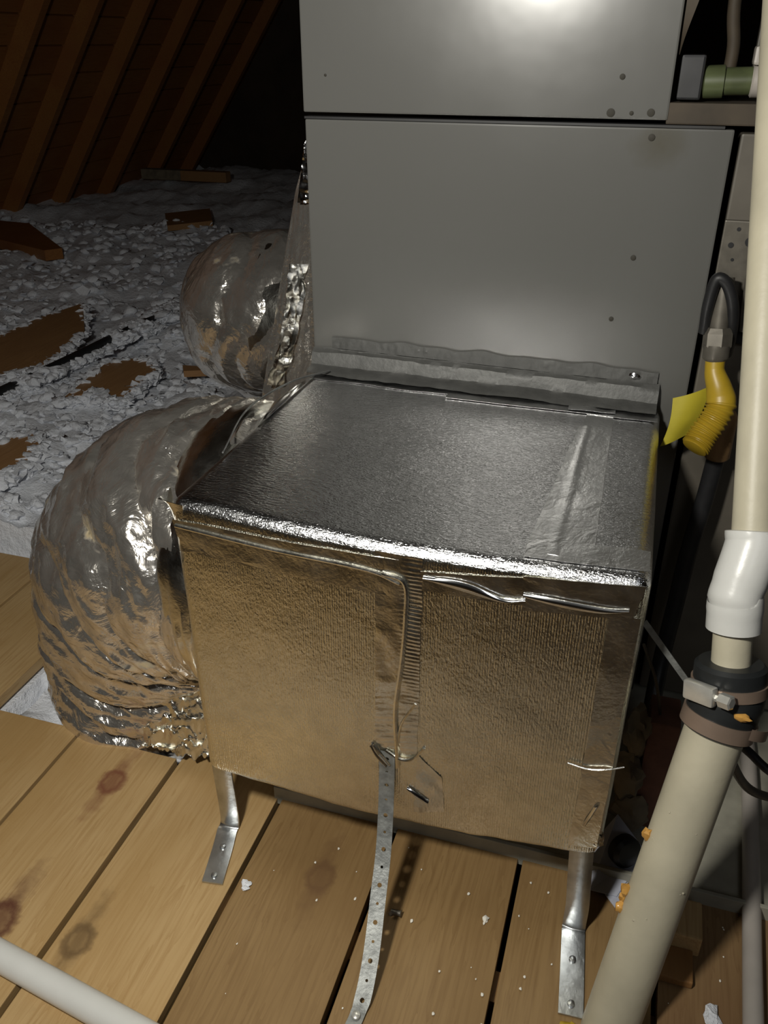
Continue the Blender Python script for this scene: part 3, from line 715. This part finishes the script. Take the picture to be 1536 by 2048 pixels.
b = NEW(); tube(b, [(-.80, .505, .0175), (-.40, .4455, .0175), (.3, .3415, .0175)], .0172, 28)
tag(obj('white_pipe', b, 'pvcwhite', None, True), 'white plastic pipe lying across the planks at bottom left', 'pipe')
b = NEW(); tube(b, smoothpath([(.228, .45, .0122), (.236, .68, .0122), (.252, 1.03, .0165), (.253, 1.2, .017)], 16), .0118, 20)
tag(obj('conduit_pipe', b, 'pvcpink', None, True), 'thin dusty white pipe lying along floor right of the drain pipe', 'pipe')
b = NEW(); tube(b, smoothpath([(.142, .80, .335), (.165, .80, .312), (.185, .805, .292), (.22, .80, .27), (.3, .8, .25)], 30), .0052, 12)
tag(obj('black_cable', b, 'black', None, True), 'black cable running off to the right behind the rubber joint', 'cable')
b = NEW(); tube(b, smoothpath([(.15, .86, .30), (.17, .87, .24), (.215, .90, .15), (.27, .92, .12)], 30), .006, 10)
tag(obj('flexible_tube', b, 'gal', None, True), 'thin grey tube dropping behind the rubber joint', 'tube')

# ------------------------------------------------------------------ gas connector beside the cabinet
gc = thing('gas_pipe', 'grey gas nipple with yellow flexible hose end by the cabinet edge', 'gas pipe', (.1, 1.17, .6))
def up(b): bmesh.ops.translate(b, verts=b.verts, vec=(-.006, 0, .014)); return b
b = NEW(); tube(b, [(.0965, 1.172, .722), (.0980, 1.168, .70), (.1, 1.163, .655)], .0118, 20); obj('nipple', up(b), 'gal', gc, True)
b = NEW(); tube(b, [(.0995, 1.163, .660), (.1, 1.162, .652), (.101, 1.158, .636), (.1015, 1.157, .632)], [.015, .0185, .0185, .016], 6); obj('hex_nut', up(b), 'gal', gc)
b = NEW(); tube(b, [(.101, 1.157, .638), (.1018, 1.154, .622), (.102, 1.154, .62)], [.0165, .0165, .014], 24); obj('hose_collar', up(b), 'gal', gc, True)
hp = smoothpath([(.102, 1.154, .625), (.104, 1.148, .605), (.113, 1.14, .585), (.118, 1.13, .567), (.112, 1.122, .548), (.103, 1.114, .532), (.097, 1.106, .520), (.0925, 1.10, .513)], 150)
b = NEW(); 
def hr(u):
    base = .0125 + .0065 * min(1, max(0, (u - .12) / .25)) - .0015 * u
    if u > .42: base += .0016 * math.sin((u - .42) * 150)
    if u > .95: base *= math.sqrt(max(.02, 1 - ((u - .95) / .052) ** 2))
    return base
tube(b, hp, hr, 28); obj('yellow_hose', up(b), 'yellow', gc, True)['label'] = 'yellow ribbed hose'
b = NEW()
def tg(u, v):
    p = Vector((.058, 1.15, .562)).lerp(Vector((.103, 1.155, .583)), u); q = Vector((.052, 1.15, .492)).lerp(Vector((.086, 1.148, .512)), u)
    r = p.lerp(q, v); return r + Vector((.004 * math.sin(v * 3.1) , -.006 * math.sin(u * 3 + v), 0))
grid(b, tg, 12, 14, .001, lambda u, v: (0, -1, 0)); obj('tag', up(b), 'tag', gc, True)['label'] = 'flat yellow tag'
gp = thing('black_iron_pipe', 'black iron pipe with brown fitting dropping beside the cabinet', 'pipe', (.115, 1.17, .1))
b = NEW(); tube(b, [(.124, 1.175, .555), (.1245, 1.175, .548), (.124, 1.172, .49), (.124, 1.172, .487)], [.014, .0175, .0175, .015], 20); obj('fitting', b, 'brass', gp, True)
b = NEW(); tube(b, smoothpath([(.124, 1.172, .495), (.12, 1.17, .42), (.112, 1.165, .33), (.107, 1.15, .24), (.10, 1.12, .15), (.095, 1.05, .06), (.094, .98, .02)], 40), .0125, 16); obj('pipe_run', b, 'iron', gp, True)

# electrical plate and cable
ep = thing('junction_plate', 'galvanised plate with holes and dark lever beside the cabinet', 'electrical plate', (.13, 1.2, .73))
b = NEW(); box(b, .080, .150, 1.203, 1.212, .688, .80, .0015); obj('plate', b, 'gal', ep)
for (x, z, r) in [(.092, .770, .0035), (.098, .79, .0025), (.097, .752, .002), (.114, .775, .006)]:
    b = NEW(); tube(b, [(x, 1.2028, z), (x, 1.2018, z)], r, 12); obj('knockout', b, 'black', ep)
b = NEW(); tube(b, smoothpath([(.118, 1.197, .78), (.121, 1.19, .765), (.124, 1.188, .70), (.128, 1.188, .665)], 20), [.0065] * 21, 12); obj('lever', b, 'gal', ep, True)
b = NEW(); box(b, .082, .150, 1.2035, 1.212, .642, .687, .0015); obj('dark_box', b, 'black', ep)
b = NEW(); lump(b, (.103, 1.198, .682), .008, 2, .3, 3, (1, .8, 1.3)); obj('wire_nut', b, 'brick', ep, True)['label'] = 'reddish wire nut'
b = NEW(); tube(b, smoothpath([(.077, 1.168, .665), (.0755, 1.158, .705), (.080, 1.155, .737), (.094, 1.155, .730), (.106, 1.158, .70), (.111, 1.172, .66), (.112, 1.195, .63)], 40), .0075, 12)
tag(obj('black_cable', b, 'black', None, True), 'short black cable looping over the grey gas nipple', 'cable')
# pipe fittings on the ledge, top right
vf = thing('trap_fitting', 'dark block with green stained pipe lying on the ledge, top right', 'pipe fitting', (.06, 1.21, .934))
b = NEW(); box(b, -.002, .026, 1.205, 1.245, .936, .985, .003); obj('dark_block', b, 'iron', vf)
b = NEW(); tube(b, [(.026, 1.225, .955), (.028, 1.225, .955), (.05, 1.225, .956), (.051, 1.225, .956)], [.014, .0185, .0185, .016], 18); obj('green_collar', b, 'greenpvc', vf, True)
b = NEW(); tube(b, [(.05, 1.225, .956), (.082, 1.225, .957)], .0155, 18); obj('green_pipe', b, 'greenpvc', vf, True)
b = NEW(); tube(b, [(.081, 1.225, .957), (.083, 1.225, .957), (.15, 1.225, .957)], [.016, .0185, .0185], 18); obj('cream_pipe', b, 'pvcpink', vf, True)
b = NEW(); box(b, .079, .112, 1.208, 1.24, .974, .994, .003); obj('pink_cap', b, 'pvcpink', vf)
b = NEW(); box(b, .088, .6, 1.34, 1.36, .96, 1.7, .002)
tag(obj('grey_sheet', b, 'cabinet_side'), 'dark grey metal sheet standing behind the top right pipe fittings', 'sheet')
b = NEW(); grid(b, lambda u, v: (-.006 + .019 * (1 - abs(2 * u - .9) ** .7) * (.6 + .4 * math.sin(u * 5)) * v, 1.199 - .004 * v, .985 + .15 * u), 20, 4, .0015, lambda u, v: (0, -1, 0))
tag(obj('torn_label', b, 'kraft', None, True), 'torn brownish strip hanging on right edge of the upper cabinet', 'label')
b = NEW(); tube(b, smoothpath([(.055, 1.30, .935), (.058, 1.30, .99), (.05, 1.3, 1.05), (.054, 1.3, 1.2), (.05, 1.3, 1.5)], 30), .008, 10)
tag(obj('brown_conduit', b, 'kraft', None, True), 'thin brown cable hanging in dark gap at top right', 'cable')

# ------------------------------------------------------------------ clutter between the box and the drain pipe
slab('paper_sheet', [(.03, .86, .012), (.064, .90, .05), (.108, .878, .014), (.075, .80, .006), (.04, .80, .006)], 0, .001, 'paper', 'pale blue grey paper sheet leaning by the right metal leg', 'paper')
slab('paper_sheet', [(.07, .87, .008), (.12, .87, .008), (.115, .79, .0035), (.082, .775, .0035), (.06, .80, .0045)], 0, .001, 'paper', 'bluish paper sheet lying flat between metal leg and drain pipe', 'paper')
b = NEW(); box(b, .13, .178, .745, .80, .001, .035, .003); tag(obj('wood_block', b, 'floorwood'), 'small pale wood block standing behind the drain pipe', 'block')
b = NEW(); box(b, .10, .17, .70, .745, .0008, .012, .002); tag(obj('wood_offcut', b, 'oldwood'), 'dark flat wood offcut on floor behind the drain pipe', 'offcut')
b = NEW(); box(b, .085, .125, .93, .99, .004, .20, .003); tag(obj('brick_pier', b, 'brick'), 'dim reddish brick upright between foil box and drain pipe', 'brick')
b = NEW(); lump(b, (.073, .94, .17), .026, 3, .45, 3, (.7, .8, 1.5)); lump(b, (.07, .93, .10), .028, 3, .45, 3, (.8, .8, 1.4)); lump(b, (.082, .93, .035), .03, 3, .45, 3, (.8, .8, 1.1))
tag(obj('insulation_scrap', b, 'tanlump', None, True), 'crumpled tan insulation scrap heaped beside foil box right side', 'insulation')
b = NEW(); tube(b, [(.075, .86, .03), (.082, .85, .034), (.084, .848, .035)], [.022, .022, .017], 20); tag(obj('pipe_cap', b, 'rubber', None, True), 'round black cap low beside the foil box', 'cap')
b = NEW(); grid(b, lambda u, v: Vector((.045, .80, .445)).lerp(Vector((.112, .80, .362)), u) + Vector((.004 * v, .0, .006 * v)), 20, 2, .001, lambda u, v: (0, -1, 0))
tag(obj('metal_strap', b, 'strapsteel'), 'thin metal strap stretched from foil box towards the rubber joint', 'strap')
b = NEW(); tube(b, smoothpath([(.06, .95, .31), (.085, .95, .25), (.102, .95, .17), (.105, .95, .10), (.095, .95, .01)], 30), .0022, 8)
tag(obj('thin_wire', b, 'gal', None, True), 'thin wire arching down between foil box and black pipe', 'wire')

# ------------------------------------------------------------------ scraps on the planks
b = NEW()
for k in range(190):
    x = random.uniform(-.42, .3); y = random.uniform(.3, .80)
    if random.random() > .35 + .65 * (x > -.15): continue
    lump(b, (x, y, .0012), random.uniform(.0006, .0022), 1, .5, 3, (1, 1.3, .4))
o = obj('paint_flecks', b, 'chip'); o['kind'] = 'stuff'; tag(o, 'pale paint flecks scattered over the planks', 'debris')
b = NEW()
for k in range(6): lump(b, (-.398 + random.uniform(-.01, .012), .672 + random.uniform(-.006, .006), .002), random.uniform(.003, .006), 1, .6, 3, (1.2, 1, .5))
tag(obj('insulation_tuft', b, 'fluff', None, True), 'white insulation tuft on plank between left leg and strap', 'tuft')
b = NEW(); lump(b, (.192, .672, .004), .011, 2, .6, 3, (.8, 1.4, .4)); tag(obj('insulation_tuft', b, 'fluff', None, True), 'white tuft on dark floor at far bottom right', 'tuft')
b = NEW(); lump(b, (-.085, .719, .002), .0045, 2, .5, 3, (.8, 1.3, .5)); tag(obj('plaster_crumb', b, 'chip', None, True), 'pale plaster crumb on the plank left of the right leg', 'crumb')
